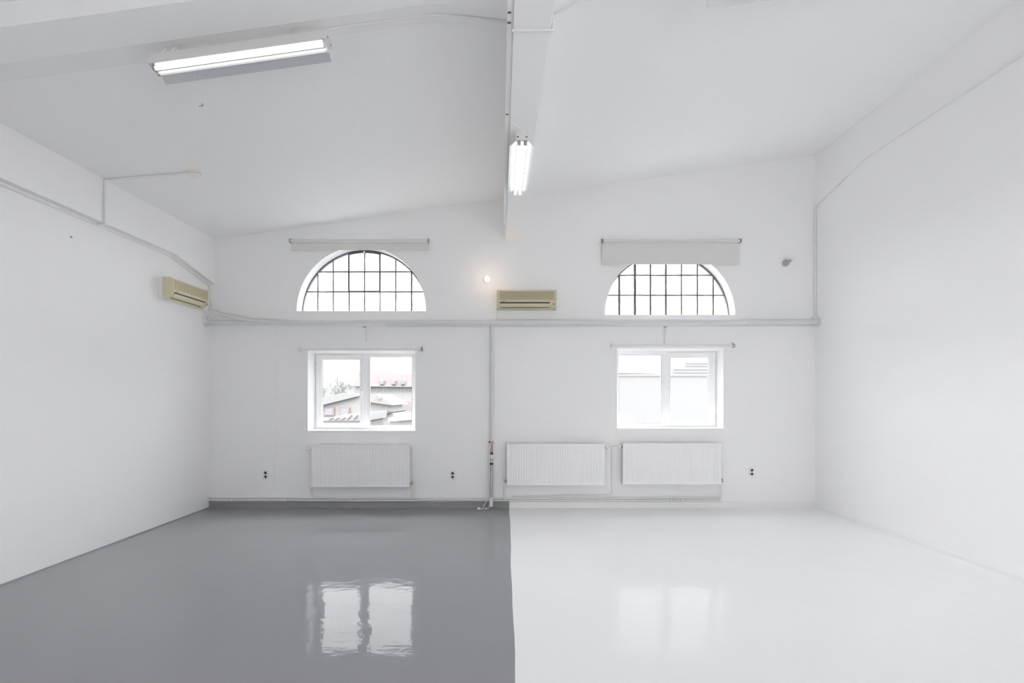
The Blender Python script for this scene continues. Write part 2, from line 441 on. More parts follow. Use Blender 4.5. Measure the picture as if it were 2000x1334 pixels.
pvc_window('window_3', 'left double casement window with white plastic frame, red roofs outside', I1, fx(711.2),
           (fx(630), fx(702.4), fz(826), fz(702.7)), (fx(721.9), fx(804.3), fz(831), fz(697.5)), True, (706.4, 764))
pvc_window('window_4', 'right double casement window with white plastic frame, blank wall outside', I2, fx(1301.7),
           (fx(1310), fx(1383), fz(821.5), fz(699)), (fx(1208.5), fx(1291.5), fz(826), fz(693.7)), False, (1304.5, 760))
# inner sills
struct(MB().box(R1[0] + 0.002, R1[1] - 0.002, D - 0.008, D + CD, R1[2] - 0.012, R1[2] + 0.012, 0.004).build('trim_4', M['pvc']), 'white sill of the left rectangular window')
struct(MB().box(R2[0] + 0.002, R2[1] - 0.002, D - 0.008, D + CD, R2[2] - 0.012, R2[2] + 0.012, 0.004).build('trim_5', M['pvc']), 'white sill of the right rectangular window')

# ------------------------------------------------------------------ roller blinds
def blind(label, px0, px1, py, fab=None, rr=0.019, group='roller blinds over the windows', chain=None):
    off = 0.055
    x0, x1, z = wx(px0, off), wx(px1, off), wz(py, off)
    cx = (x0 + x1) / 2
    root = thing('roller_blind', label, 'blind', (cx, D, z), group)
    hw = (x1 - x0) / 2
    MB().tube([(-hw + 0.012, -off, 0), (hw - 0.012, -off, 0)], rr, 20).build('roller_tube', M['blind'] if fab else M['plastic'], root, True)
    for s in (-1, 1):
        b = MB().box(s*hw - 0.004, s*hw + 0.004, -off - 0.028, 0, -0.022, 0.026, 0.0015)
        b.box(s*hw - 0.012, s*hw + 0.012, -0.004, 0, -0.022, 0.05, 0.001)
        b.build('bracket', M['midgrey'] if s == 1 or fab else M['plastic'], root)
    if fab:
        fx0, fx1, fy = fab
        a, c = wx(fx0, off) - cx, wx(fx1, off) - cx
        zb = wz(fy, off) - z
        b = MB()
        n, mz = 40, 8
        lo = []
        for j in range(mz + 1):
            zz = rr * 0.2 + (zb - rr * 0.2) * j / mz
            row = [(a + (c - a) * i / n, -off + rr - 0.001 + 0.0018 * math.sin(i * 0.9 + j * 0.7) * j / mz, zz) for i in range(n + 1)]
            lo.append(row + [(x, y + 0.0015, z) for x, y, z in row[::-1]])
        b.loft(lo, caps=True)
        b.build('fabric', M['blind'], root, True)
        MB().tube([(a, -off + rr, zb + 0.002), (c, -off + rr, zb + 0.002)], 0.006, 10).build('hem_bar', M['blind'], root, True)
    if chain:
        b = MB()
        for dx in (0.0, 0.028):
            xx = chain[0] + dx
            b.tube([(xx, -off, 0.0), (xx, -off, chain[1])], 0.0016, 6)
        pts = [(chain[0] + 0.014 - 0.014 * math.cos(PI * i / 8), -off, chain[1] - 0.014 * math.sin(PI * i / 8)) for i in range(9)]
        b.tube(pts, 0.0016, 6)
        b.build('pull_chain', M['plastic'], root)
    return root
blind('grey roller blind barely unrolled above the left arched window', 566, 836, 470.5, (568.5, 836, 487.5))
blind('grey roller blind unrolled over the top of the right arched window', 1177, 1447, 470.5, (1177, 1444, 515.5))
bb = blind('thin fully rolled blind above the left rectangular window', 583, 823, 683, None, 0.011, chain=(-0.86, -0.5))
blind('thin fully rolled blind above the right rectangular window', 1195, 1434, 675.5, None, 0.014)

# ------------------------------------------------------------------ radiators
def radiator(label, px0, px1, py0, py1, valves):
    off = 0.135
    x0, x1, z0, z1 = wx(px0, off), wx(px1, off), wz(py1, off), wz(py0, off)
    cx = (x0 + x1) / 2; w_ = x1 - x0; h = z1 - z0
    root = thing('radiator', label, 'radiator', (cx, D, z0), 'panel radiators under the windows')
    n = 36; pitch = (w_ - 0.06) / n
    def panel(yf, name, sgn):
        b = MB()
        # corrugated pressing: flat flanges top and bottom, ribs between
        prof = [(-w_/2, 0.0), (-w_/2 + 0.03, 0.0)]
        for i in range(n):
            xx = -w_/2 + 0.03 + i * pitch
            prof += [(xx + 0.12*pitch, 0.0), (xx + 0.32*pitch, 0.0038), (xx + 0.68*pitch, 0.0038), (xx + 0.88*pitch, 0.0)]
        prof += [(w_/2 - 0.03, 0.0), (w_/2, 0.0)]
        zs = [(0.0, 0.0), (0.035, 0.0), (0.045, 1.0), (h - 0.045, 1.0), (h - 0.035, 0.0), (h, 0.0)]
        lo = [[(x, yf - 0.0 + d * k * sgn, z) for x, d in prof] + [(w_/2, yf + 0.009 * sgn, z), (-w_/2, yf + 0.009 * sgn, z)] for z, k in zs]
        b.loft(lo, caps=True)
        b.box(-w_/2, w_/2, yf - 0.004, yf + 0.012, 0.0, 0.014, 0.003)
        b.box(-w_/2, w_/2, yf - 0.004, yf + 0.012, h - 0.012, h, 0.003)
        return b.build(name, M['enamel'], root, False)
    panel(-off, 'front_panel', 1)
    panel(-0.045, 'rear_panel', -1)
    b = MB()
    b.box(-w_/2, w_/2, -off + 0.002, -off + 0.010, h - 0.004, h + 0.004)
    b.box(-w_/2, w_/2, -0.052, -0.044, h - 0.004, h + 0.004)
    k = 60
    for i in range(k):
        xx = -w_/2 + 0.01 + i * (w_ - 0.02) / k
        b.box(xx, xx + 0.009, -off + 0.008, -0.048, h - 0.003, h + 0.002)
    b.build('top_grille', M['enamel'], root)
    for s in (-1, 1):
        xx = s * w_ / 2
        MB().box(min(xx, xx - s*0.004), max(xx, xx - s*0.004), -off + 0.001, -0.04, 0.012, h, 0.001).build('side_cover', M['enamel'], root)
        MB().box(s*w_*0.36 - 0.02, s*w_*0.36 + 0.02, -0.046, -0.001, 0.05, h - 0.04).build('wall_bracket', M['bluntmetal'], root)
    for (side, top, kind) in valves:
        s = -1 if side == 'l' else 1
        zz = h - 0.055 if top else 0.045
        xx = s * w_ / 2; yy = -0.09
        nut = MB().tube([(xx, yy, zz), (xx + s*0.02, yy, zz)], 0.014, 8).build('valve', M['brass'] if kind != 'grey' else M['bluntmetal'], root)
        if kind == 'head':
            MB().lathe([(0.010, 0), (0.020, 0.004), (0.022, 0.03), (0.018, 0.042), (0.006, 0.045)], (xx + s*0.018, yy, zz), (s, 0, 0), 20).build('thermostat_head', M['ivory'], nut, True)
        elif kind == 'pipe':
            MB().lathe([(0.013, -0.02), (0.014, 0.0), (0.011, 0.03), (0.009, 0.034)], (xx + s*0.028, yy, zz), (0, 0, 1), 12).build('valve_cap', M['brass'], nut, True)
    return root, (cx, w_, z0, h)
r1, d1 = radiator('white panel radiator under the left window, alone left of the pipe', 608, 800, 870, 951.5, [('l', True, 'head'), ('r', False, 'pipe')])
r2, d2 = radiator('white panel radiator just right of the vertical pipe, not under a window', 990, 1181, 867, 948, [('l', False, 'pipe'), ('r', True, 'head')])
r3, d3 = radiator('white panel radiator directly under the right window', 1217, 1409, 866, 946.5, [('l', True, 'head'), ('r', False, 'pipe')])
# white bracket pieces lying on the left radiator
t = thing('curtain_bracket', 'small pair of white plastic clips lying on top of the left radiator', 'bracket', (wx(789, .1), D - 0.1, d1[2] + d1[3] + 0.004))
MB().box(-0.075, -0.01, -0.02, 0.02, 0, 0.006, 0.002).build('clip', M['plastic'], t)
MB().box(0.0, 0.07, -0.025, 0.012, 0, 0.005, 0.002).build('clip', M['plastic'], t)
b = MB().tube([(-0.06, 0, 0.008), (-0.02, -0.01, 0.020), (0.03, 0.0, 0.017), (0.06, -0.01, 0.008)], 0.005, 8)
b.build('arm', M['plastic'], t, True)

# ------------------------------------------------------------------ heating pipes along the wall foot
def wiggle(pts, amp=0.0015):
    return pts
def pipe_run(name, label, cat, segs, r, m, group=None, n=12):
    """segs: list of (part name, points); one thing, one part per run"""
    o0 = Vector(segs[0][1][0])
    root = thing(name, label, cat, o0, group)
    for nm, pts in segs:
        b = MB().tube([Vector(p) - o0 for p in pts], r if nm != 'branch' else r * 0.85, n)
        b.build(nm, m, root, True)
    return root
yp = 0.030
px_ends = (410.5, 1408)
up = [(XL + 0.001, D - yp, wz(972, yp))] + [W(p, q, yp) for p, q in ((560, 972.2), (760, 973.2), (900, 973.6), (1100, 973.5), (1250, 973.0), (1407, 971.5))]
lo_ = [(XL + 0.001, D - yp, wz(976.8, yp))] + [W(p, q, yp) for p, q in ((560, 976.8), (690, 978.2), (800, 977.8), (860, 976), (960, 977.4), (1100, 977.4), (1250, 977.2), (1407, 976.4))]
def vbranch(px, pya, pyb, off2=0.09):
    return [W(px, pya, off2), W(px, pyb - 6, off2 * 0.6 + yp * 0.4), W(px, pyb, yp)]
pipe_run('heating_pipe', 'upper of the two thin white heating pipes along the skirting', 'pipe',
         [('pipe', up), ('branch', vbranch(1408, 944, 971.5)), ('branch', [W(608, 952, 0.03), W(611, 970, 0.03)])], 0.0125, M['whitepipe'], 'heating pipes')
pipe_run('heating_pipe', 'lower of the two thin white heating pipes along the skirting', 'pipe',
         [('pipe', lo_), ('branch', vbranch(805, 948, 977)), ('branch', vbranch(984.5, 948, 977.4))], 0.0125, M['whitepipe'], 'heating pipes')
pipe_run('heating_pipe', 'thin white pipe looping between the two right radiators', 'pipe',
         [('pipe', [W(1184, 872, 0.085), W(1190, 872, 0.05), W(1195, 874, 0.016), W(1195, 920, 0.014), W(1195, 963, 0.014), W(1190, 966.5, 0.014), W(1100, 967, 0.014), W(1000, 969, 0.014)]),
          ('branch', [W(1195, 873, 0.03), W(1204, 871.5, 0.08), W(1209, 871.5, 0.085)])], 0.0075, M['whitepipe'], 'heating pipes')
# pipe clips on the pair
for i, p in enumerate((455, 559, 688, 860, 886, 1073, 1160, 1309, 1330)):
    o = MB().box(-0.008, 0.008, -0.048, 0.0, -0.03, 0.03, 0.002).build('pipe_clip', M['whitepipe'])
    o.location = W(p, 974.8, 0)
    where = {455: 'nearest the left corner', 559: 'left of the left radiator', 688: 'under the middle of the left radiator', 860: 'just right of the left radiator, leftmost of two',
             886: 'just right of the left radiator, rightmost of two', 1073: 'under the middle radiator', 1160: 'under the right end of the middle radiator',
             1309: 'under the middle of the right radiator', 1330: 'under the right radiator, right of its middle'}[p]
    tag(o, 'white clip on the skirting pipes ' + where, 'pipe clip', 'clips on the skirting pipes')

# ------------------------------------------------------------------ main horizontal pipe and its fittings
po = 0.10
mz_l, mz_r = wz(630.3, po), wz(629.0, po)
root = thing('wall_pipe', 'thick grey-painted pipe spanning the whole window wall below the arches', 'pipe', (0, D - po, mz_l))
pts = []
for i in range(31):
    x = XL + 0.01 + (XR - XL - 0.02) * i / 30
    pts.append((x, 0.002 * math.sin(i * 1.3), (mz_r - mz_l) * i / 30 + 0.0015 * math.sin(i * 0.9)))
MB().tube(pts, 0.040, 20).build('pipe', M['pipe'], root, True)
for x, mm in ((XL, 'pipe'), (XR, 'pipe')):
    s = 1 if x < 0 else -1
    MB().lathe([(0.062, 0.0), (0.062, 0.012), (0.046, 0.014), (0.046, 0.03)], (x, 0, (mz_r - mz_l) * (0 if s > 0 else 1)), (s, 0, 0), 20).build('end_flange', M['pipe'], root, True)
for px in (640, 800, 960, 1130, 1460):
    x = wx(px, po)
    b = MB().box(x - 0.012, x + 0.012, 0.03, po, -0.012, 0.012)
    b.tube([(x - 0.010, 0, 0), (x + 0.010, 0, 0)], 0.0425, 20)
    b.build('pipe_bracket', M['pipe'], root, True)
pipe_run('cable_conduit', 'thin white conduit just under the thick wall pipe, right part', 'conduit',
         [('conduit', [W(755, 637.5, 0.02), W(1000, 637.8, 0.02), W(1300, 637.0, 0.02), W(1592, 636.2, 0.02)])], 0.009, M['plastic'])
# two small valves with stubs hanging below
for (px, p1, lab) in ((714, 668, 'short white stub pipe with valve under the wall pipe, above left window'), (1300, 671, 'short white stub pipe with valve under the wall pipe, above right window')):
    root = thing('drain_stub', lab, 'pipe stub', W(px, 642, 0.05), 'stub pipes below the wall pipe')
    zb = wz(p1, 0.05) - wz(642, 0.05)
    MB().tube([(0, 0.0, 0.0), (0, 0.02, -0.03), (0, 0.04, zb)], 0.009, 10).build('pipe', M['whitepipe'], root, True)
    MB().lathe([(0.014, -0.03), (0.019, -0.02), (0.019, 0.012), (0.013, 0.02)], (0, 0, 0), (0, 0, 1), 14).build('valve', M['plastic'], root, True)
    MB().box(-0.035, 0.012, -0.022, -0.012, 0.018, 0.026, 0.002).build('lever', M['dark'], root)
# line set from the left air conditioner sagging onto the pipe
pipe_run('refrigerant_hose', 'pale insulated hose sagging from the left wall unit onto the pipe, upper one', 'hose',
         [('hose', [W(412, 590, 0.06), W(416, 604, 0.05), W(432, 610.5, 0.05), W(452, 614.5, 0.06), W(470, 617.5, 0.08), W(490, 621.5, 0.10), W(520, 623.0, 0.105), W(560, 625.0, 0.105)])], 0.012, M['whitepipe'], 'hoses of the left wall unit')
pipe_run('refrigerant_hose', 'pale insulated hose sagging from the left wall unit onto the pipe, lower one', 'hose',
         [('hose', [(XL + 0.06, 7.84, 2.86), (XL + 0.07, 7.95, 2.82), W(424, 614.5, 0.16), W(445, 619, 0.16), W(470, 623.5, 0.15), W(500, 626.0, 0.145), W(530, 628, 0.143)])], 0.017, M['whitepipe'], 'hoses of the left wall unit')

# ------------------------------------------------------------------ vertical pipe in the middle
off = 0.055
root = thing('drain_pipe', 'vertical grey pipe in the middle of the wall from thick pipe to floor', 'pipe', W(961, 991, off))
o0 = Vector(root.location)
def L(px, py, of=off): return Vector(W(px, py, of)) - o0
def seg(nm, py0, py1, r, m, px0=961, px1=961, n=18):
    MB().tube([L(px0, py0), L(px1, py1)], r, n).build(nm, m, root, True)
seg('upper_pipe', 636, 862, 0.021, M['pipe'], 961, 960)
seg('red_sleeve', 861, 884, 0.021, M['pink'], 960, 960)
seg('dark_ring', 883, 888, 0.025, M['dark'], 960, 959.8)
seg('clear_cup', 888, 897.5, 0.023, M['plastic'], 959.8, 959.6)
seg('dark_ring', 895.5, 898, 0.024, M['midgrey'], 959.6, 959.6)
seg('green_ring', 898, 903.8, 0.027, M['mint'], 959.6, 959.6)
seg('black_ring', 903.5, 907.5, 0.027, M['black'], 959.6, 959.6)
seg('lower_pipe', 907, 990.5, 0.024, M['bluntmetal'], 959.8, 959.4)
b = MB(); c = L(959.3, 982)
b.box(c.x - 0.026, c.x + 0.026, c.y - 0.03, c.y - 0.026, c.z - 0.05, c.z + 0.08, 0.002)
b.build('foot_plate', M['plastic'], root)
for (dx, m_) in ((-0.03, M['dark']), (0.018, M['pink'])):
    c = L(960, 863)
    MB().lathe([(0.013, 0), (0.013, 0.02), (0.008, 0.024)], (c.x + dx, c.y - 0.02, c.z), (0, -1, 0), 12).build('screw_knob', m_, root, True)
c = L(959, 671)
MB().box(c.x - 0.027, c.x + 0.0, c.y - 0.025, c.y + 0.01, c.z - 0.02, c.z + 0.012, 0.003).build('pipe_clamp', M['plastic'], root)
# white cables beside it
t = thing('power_cable', 'white cable down the vertical pipe ending in a plug on grey floor', 'cable', (wx(935, .12), D - 0.12, 0.0))
o0 = Vector(t.location)
path = [W(963, 640, .05), W(965, 700, .035), W(965, 790, .035), W(963, 830, .06), W(959.5, 862, .09), W(956.3, 885, .09), W(955.8, 910, .09), W(956.3, 940, .085), W(954.5, 965, .09), W(951, 979, .10), W(945, 988, .12)]
path = [Vector(p) for p in path] + [Vector((wx(943, .13), D - 0.13, 0.010)), Vector((wx(938, .15), D - 0.15, 0.010))]
MB().tube([p - o0 for p in path], 0.0055, 8).build('cord', M['plastic'], t, True)
e = path[-1] - o0
MB().lathe([(0.006, -0.005), (0.013, 0.004), (0.017, 0.014), (0.017, 0.042), (0.012, 0.044)], (e.x, e.y, 0.018), (-1, -0.35, 0), 14).build('plug', M['ivory'], t, True)
t = thing('power_cable', 'short white cable with small plug at the foot of the vertical pipe', 'cable', (wx(952, .1), D - 0.10, 0.0))
o0 = Vector(t.location)
MB().tube([Vector(W(957, 975, .09)) - o0, Vector(W(956.5, 984, .10)) - o0, Vector((wx(954.5, .1), D - .11, 0.012)) - o0, Vector((wx(951, .1), D - .12, 0.012)) - o0], 0.005, 8).build('cord', M['plastic'], t, True)
MB().lathe([(0.005, 0), (0.011, 0.008), (0.011, 0.032)], Vector((wx(951, .1), D - .12, 0.013)) - o0, (-1, -0.1, 0), 12).build('plug', M['ivory'], t, True)
pipe_run('cable', 'thin white cable running up from wall pipe to the yellowed unit by the bulb', 'cable',
         [('cord', [W(970.5, 602, .02), W(970.2, 612, .012), W(970, 625, .012)])], 0.004, M['plastic'])

# ------------------------------------------------------------------ wall air conditioners
def aircon(label, loc, rotz):
    """local: x along the wall (0..W), y from wall outwards negative, z up"""
    Wd, Hh, Dp = 0.86, 0.268, 0.19
    root = thing('air_conditioner', label, 'air conditioner', loc, 'yellowed wall air conditioners', (0, 0, rotz))
    prof = [(0, 0.0), (-0.05, -0.0), (-0.125, 0.012), (-0.168, 0.045), (-0.183, 0.075), (-0.19, 0.10), (-0.188, Hh - 0.035), (-0.17, Hh - 0.008), (-0.14, Hh), (0, Hh)]
    b = MB().prism(prof, 0.02, Wd - 0.004, 'x')
    b.build('housing', M['cream'], root)
    b = MB().prism([(0, -0.002), (-0.06, -0.002), (-0.06, Hh + 0.002), (0, Hh + 0.002)], 0.0, Wd, 'x')
    b.build('back_plate', M['plastic'] if rotz else M['cream'], root)
    # end caps slightly proud with a rounded front
    for x in (0.008, Wd - 0.036):
        pr = [(-0.055, -0.001), (-0.126, 0.009), (-0.171, 0.042), (-0.187, 0.074), (-0.194, 0.10), (-0.192, Hh - 0.03), (-0.172, Hh - 0.004), (-0.14, Hh + 0.003), (-0.055, Hh + 0.003)]
        MB().prism(pr, x, x + 0.028, 'x').build('end_cap', M['cream'], root)
    # intake grille: fine horizontal slats
    b = MB()
    b.box(0.045, Wd - 0.045, -0.1895, -0.185, 0.115, Hh - 0.028)
    g = b.build('intake_grille', M['cream_d'], root)
    b = MB(); ns = 16
    for i in range(ns):
        z = 0.119 + (Hh - 0.028 - 0.119) * i / ns
        b.box(0.045, Wd - 0.045, -0.1935, -0.189, z, z + 0.0035)
    for i in range(9):
        xx = 0.045 + (Wd - 0.09) * i / 8
        b.box(xx - 0.0015, xx + 0.0015, -0.1935, -0.189, 0.117, Hh - 0.03)
    b.build('slats', mat_slat, g)
    # lower air outlet
    b = MB().prism([(-0.1885, 0.066), (-0.1925, 0.070), (-0.1925, 0.086), (-0.18, 0.086), (-0.176, 0.066)], 0.045, 0.755, 'x')
    b.build('air_slot', M['black'], root)
    b = MB().prism([(-0.150, 0.024), (-0.158, 0.026), (-0.190, 0.060), (-0.193, 0.068), (-0.186, 0.068), (-0.150, 0.034)], 0.046, 0.752, 'x')
    b.build('louver', M['cream'], root)
    b = MB().prism([(-0.132, 0.0120), (-0.1400, 0.0215), (-0.1325, 0.022), (-0.125, 0.0120)], 0.05, 0.75, 'x')
    b.build('louver_gap', M['gapbrown'], root)
    b = MB().prism([(-0.172, 0.043), (-0.1885, 0.078), (-0.1895, 0.082), (-0.18, 0.082), (-0.168, 0.046)], 0.762, 0.85, 'x')
    p = b.build('display_panel', M['cream'], root)
    MB().prism([(-0.1835, 0.056), (-0.189, 0.066), (-0.184, 0.066), (-0.178, 0.056)], 0.80, 0.826, 'x').build('indicator_light', M['black'], p)
    bd = MB().lathe([(0.025, 0), (0.025, 0.003), (0.020, 0.0045)], (0, 0, 0), (0, -1, 0), 24)
    bd.bm.transform(Matrix.Translation((0.100, -0.190, 0.102)) @ Matrix.Diagonal((1, 1, 0.42, 1)))
    bd.build('badge', M['midgrey'], root)
    return root
mat_slat = mat('yellowed_slats', (0.60, 0.55, 0.38), 0.5)
aircon('yellowed wall air conditioner right of the lit bulb, on the window wall', (wx(970, 0.19), D, wz(602, 0.19)), 0)
ac = aircon('yellowed wall air conditioner on the left wall near the corner', (XL, 6.98, 2.835), PI / 2)
# service cover at its end
t = Vector((0.855, -0.185, 0.09))
b = MB().lathe([(0.022, 0), (0.022, 0.012), (0.016, 0.016)], t - Vector((0.03, 0, 0)), (0.3, -1, 0), 16); o = b.build('end_knob', M['plastic'], ac, True)

# ------------------------------------------------------------------ fluorescent fixtures
def fixture(label, loc, slope_y, tilt, rotz, length=1.235, lit=True, glands=False):
    """local x along the tubes, z down from the mounting plane"""
    root = thing('fluorescent_fixture', label, 'ceiling lamp', loc, 'twin tube ceiling lamps')
    root.rotation_mode = 'QUATERNION'
    q = Matrix.Rotation(rotz, 4, 'Z') @ Matrix.Rotation(-slope_y, 4, 'Y') @ Matrix.Rotation(tilt, 4, 'X')
    root.rotation_quaternion = q.to_quaternion()
    h = length / 2
    b = MB().box(-h - 0.005, h + 0.005, -0.050, 0.050, -0.072, 0.0, 0.004)
    b.build('housing', M['lampwhite'], root)
    for s in (-1, 1):
        # wings: outside white, inside galvanised
        n0 = Vector((0, s * 0.108, -0.124)) - Vector((0, s * 0.050, -0.074))
        b = MB().prism([(s*0.048, -0.073), (s*0.108, -0.124), (s*0.1085, -0.1215), (s*0.050, -0.0715)], -h + 0.02, h - 0.02, 'x')
        wg = b.build('reflector_wing', M['galv'], root)
        b = MB().prism([(s*0.050, -0.0712), (s*0.1085, -0.1212), (s*0.1095, -0.119), (s*0.0515, -0.0695)], -h + 0.018, h - 0.018, 'x')
        b.build('outer_face', M['lampwhite'], wg)
    MB().box(-h + 0.02, h - 0.02, -0.048, 0.048, -0.0755, -0.073).build('reflector_base', M['galv'], root)
    for s in (-1, 1):
        yy = s * 0.026
        MB().tube([(-h + 0.022, yy, -0.097), (h - 0.022, yy, -0.097)], 0.0135, 16).build('tube', M['tube_dim'] if glands and s > 0 else M['tube'], root, True)
        for e in (-1, 1):
            xx = e * (h - 0.012)
            b = MB().box(min(xx, xx - e*0.02), max(xx, xx - e*0.02), yy - 0.014, yy + 0.014, -0.113, -0.072, 0.006)
            b.build('lamp_holder', M['midgrey'] if e < 0 else M['plastic'], root)
    for e in (-1, 1):
        b = MB().box(e*h - 0.004 + e*0.004, e*h + 0.004 + e*0.004, -0.052, 0.052, -0.078, 0.002, 0.001)
        pl = b.build('end_plate', M['lampwhite'], root)
        for s in (-1, 1):
            MB().box(e*h + e*0.007 - 0.003, e*h + e*0.007 + 0.003, s*0.037 - 0.007, s*0.037 + 0.007, -0.058, -0.048).build('slot', M['black'], pl)
    if glands:
        for xx in (-h + 0.105, -h + 0.175):
            MB().tube([(xx + 0.01, -0.038, 0.025), (xx - 0.002, -0.056, -0.012)], 0.011, 12).build('cable_gland', M['plastic'], root, True)
        for xx in (-0.4, 0.4): MB().box(xx - 0.02, xx + 0.02, -0.02, 0.02, 0, 0.09).build('hanger', M['lampwhite'], root)
    return root
sl = math.atan(0.1404)
hm = H + 2.746
LX = -1.872
fixture('lit twin tube lamp on the cross beam at upper left', (LX, 3.99, hm + 0.1404 * LX), sl, math.radians(-7), 0, 1.250, glands=True)
RX = 1.4375 + 0.606
fixture('lit twin tube lamp at the top edge, right of the main beam', (RX, 3.99, hm + 0.1404 * RX), sl, math.radians(-7), 0, 1.250, glands=True)
fixture('lit twin tube lamp under the main beam in the centre', (0.1475, 5.435, SO - 0.001), 0, 0, PI / 2 + 0.0085, 1.24)
pipe_run('lamp_cable', 'thin white cable along the beam underside to the central lamp', 'cable',
         [('cord', [(bl(4.7) + 0.006, 4.62, SO - 0.005), (bl(4.7) + 0.02, 4.66, SO - 0.006), (0.10, 4.70, SO - 0.006), (0.135, 4.76, SO - 0.012), (0.15, 4.80, SO - 0.03)])], 0.005, M['plastic'])

# ------------------------------------------------------------------ conduits and trunking
tr = thing('cable_trunking', 'white trunking along the left lower edge of the main beam', 'trunking', (0, 7.45, SO))
b = MB()
b.loft([[(bl(y) - 0.030, y - 7.45, 0.0), (bl(y) - 0.001, y - 7.45, 0.0), (bl(y) - 0.001, y - 7.45, 0.04), (bl(y) - 0.030, y - 7.45, 0.04)] for y in (REAR + 0.01, 7.45)], caps=True)
b.build('trunking', M['whitepipe'], tr)
for yy in (3.33, 3.42, 4.53):
    MB().box(bl(yy) - 0.026, bl(yy) - 0.006, yy - 7.45 - 0.008, yy - 7.45 + 0.008, -0.003, 0.001).build('screw_hole', M['dark'], tr)
def cmid(x, y, h, yc, t=0.5, o=-0.008):
    return (x, y + (yc - y) * t, h + (cz(x) - h) * t + o)
p1 = [cmid(-1.26, 3.823, cz(-1.26) - 0.15, 4.23), cmid(-0.62, 3.823, cz(-0.62) - 0.15, 4.23), cmid(-0.50, 3.825, cz(-0.5) - 0.152, 4.24), cmid(-0.42, 3.835, cz(-.42) - 0.160, 4.26), cmid(0.015, 3.897, H + 2.671, 4.426)]
pipe_run('cable_conduit', 'white conduit from the left lamp along the cross beam to the main beam', 'conduit', [('conduit', p1)], 0.010, M['plastic'])
YB = 3.482
xr_ = br(YB) + 0.009
p2 = [(bl(YB) + 0.002, YB, SO - 0.008), (xr_, YB, SO - 0.008), (xr_, YB, SO + 0.06), (xr_ + 0.004, 3.75, SO + 0.24), cmid(xr_ + 0.02, 3.897, H + 2.678, 4.43), cmid(0.62, 3.83, cz(.62) - 0.152, 4.24), cmid(1.42, 3.823, cz(1.42) - 0.15, 4.23)]
pipe_run('cable_conduit', 'white conduit crossing under the main beam and rising right along the cross beam', 'conduit', [('conduit', p2)], 0.010, M['plastic'])
# under the ledge of the left wall
zl = 3.452
p3 = [(XL + 0.012, 0.2, zl - 0.03), (XL + 0.012, 7.22, zl - 0.030), (XL + 0.012, 7.34, zl - 0.05), (XL + 0.012, D - 0.02, 3.262 - 0.028), (XL + 0.012, D - 0.02, 2.86)]
pipe_run('cable_conduit', 'thin white conduit under the ledge of the left wall down to the corner', 'conduit', [('conduit', p3)], 0.009, M['plastic'])
# smoke detector and its trunking
sx, sy = -3.33, 6.05
nrm = Vector((0.1404, 0, -1)).normalized()
t = thing('smoke_detector', 'round ivory smoke detector on the ceiling at left', 'smoke detector', (sx, sy, cz(sx)))
MB().lathe([(0.068, 0), (0.068, 0.026), (0.064, 0.030)], (0,0,0), nrm, 28).build('base', M['ivory'], t, True)
MB().lathe([(0.046, 0.030), (0.046, 0.034)], (0,0,0), nrm, 28).build('sensor_slot', M['dark'], t, True)
MB().lathe([(0.056, 0.034), (0.050, 0.046), (0.036, 0.056), (0.018, 0.058)], (0,0,0), nrm, 28).build('cap', M['ivory'], t, True)
yk = 5.93
x2 = XU + 0.012
pipe_run('cable_conduit', 'white conduit from the smoke detector across ceiling and down the left wall', 'conduit',
         [('conduit', [(sx - 0.06, sy - 0.006, cz(sx - .06) - 0.010), (x2, yk, cz(x2) - 0.012), (x2, yk, zl - 0.01), (XL + 0.012, yk, zl - 0.022)])], 0.010, M['plastic'])
# right wall conduit
p4 = [(XR - 0.010, 0.2, 4.605), (XR - 0.010, 7.05, 4.60), (XR - 0.010, D - 0.03, 4.385), (XR - 0.012, D - 0.03, 4.36), (XR - 0.014, D - 0.03, 2.77)]
pipe_run('cable_conduit', 'thin white conduit high on the right wall dropping down the corner', 'conduit', [('conduit', p4)], 0.010, M['plastic'])
t = thing('junction_box', 'small white junction box at the right end of the thick pipe', 'junction box', (XR - 0.03, D - 0.05, 2.74))
MB().box(-0.025, 0.03, -0.025, 0.05, -0.025, 0.035, 0.004).build('box', M['plastic'], t)
# small junction box at the left end of the thick pipe
t = thing('junction_box', 'small white junction box on left wall at the thick pipe', 'junction box', (XL, D - 0.14, 2.70))
MB().box(0.0, 0.05, -0.05, 0.05, -0.03, 0.09, 0.004).build('box', M['whitepipe'], t)
MB().tube([(0.05, -0.02, 0.03), (0.054, -0.02, 0.03)], 0.007, 10).build('screw', M['dark'], t)
# faint vertical conduit left of the left window
pipe_run('cable_conduit', 'very thin painted conduit running down left of the left window', 'conduit',
         [('conduit', [W(540, 638, .006), W(538, 700, .004), W(538.5, 860, .004), W(539, 932, .004)])], 0.006, M['wall'])

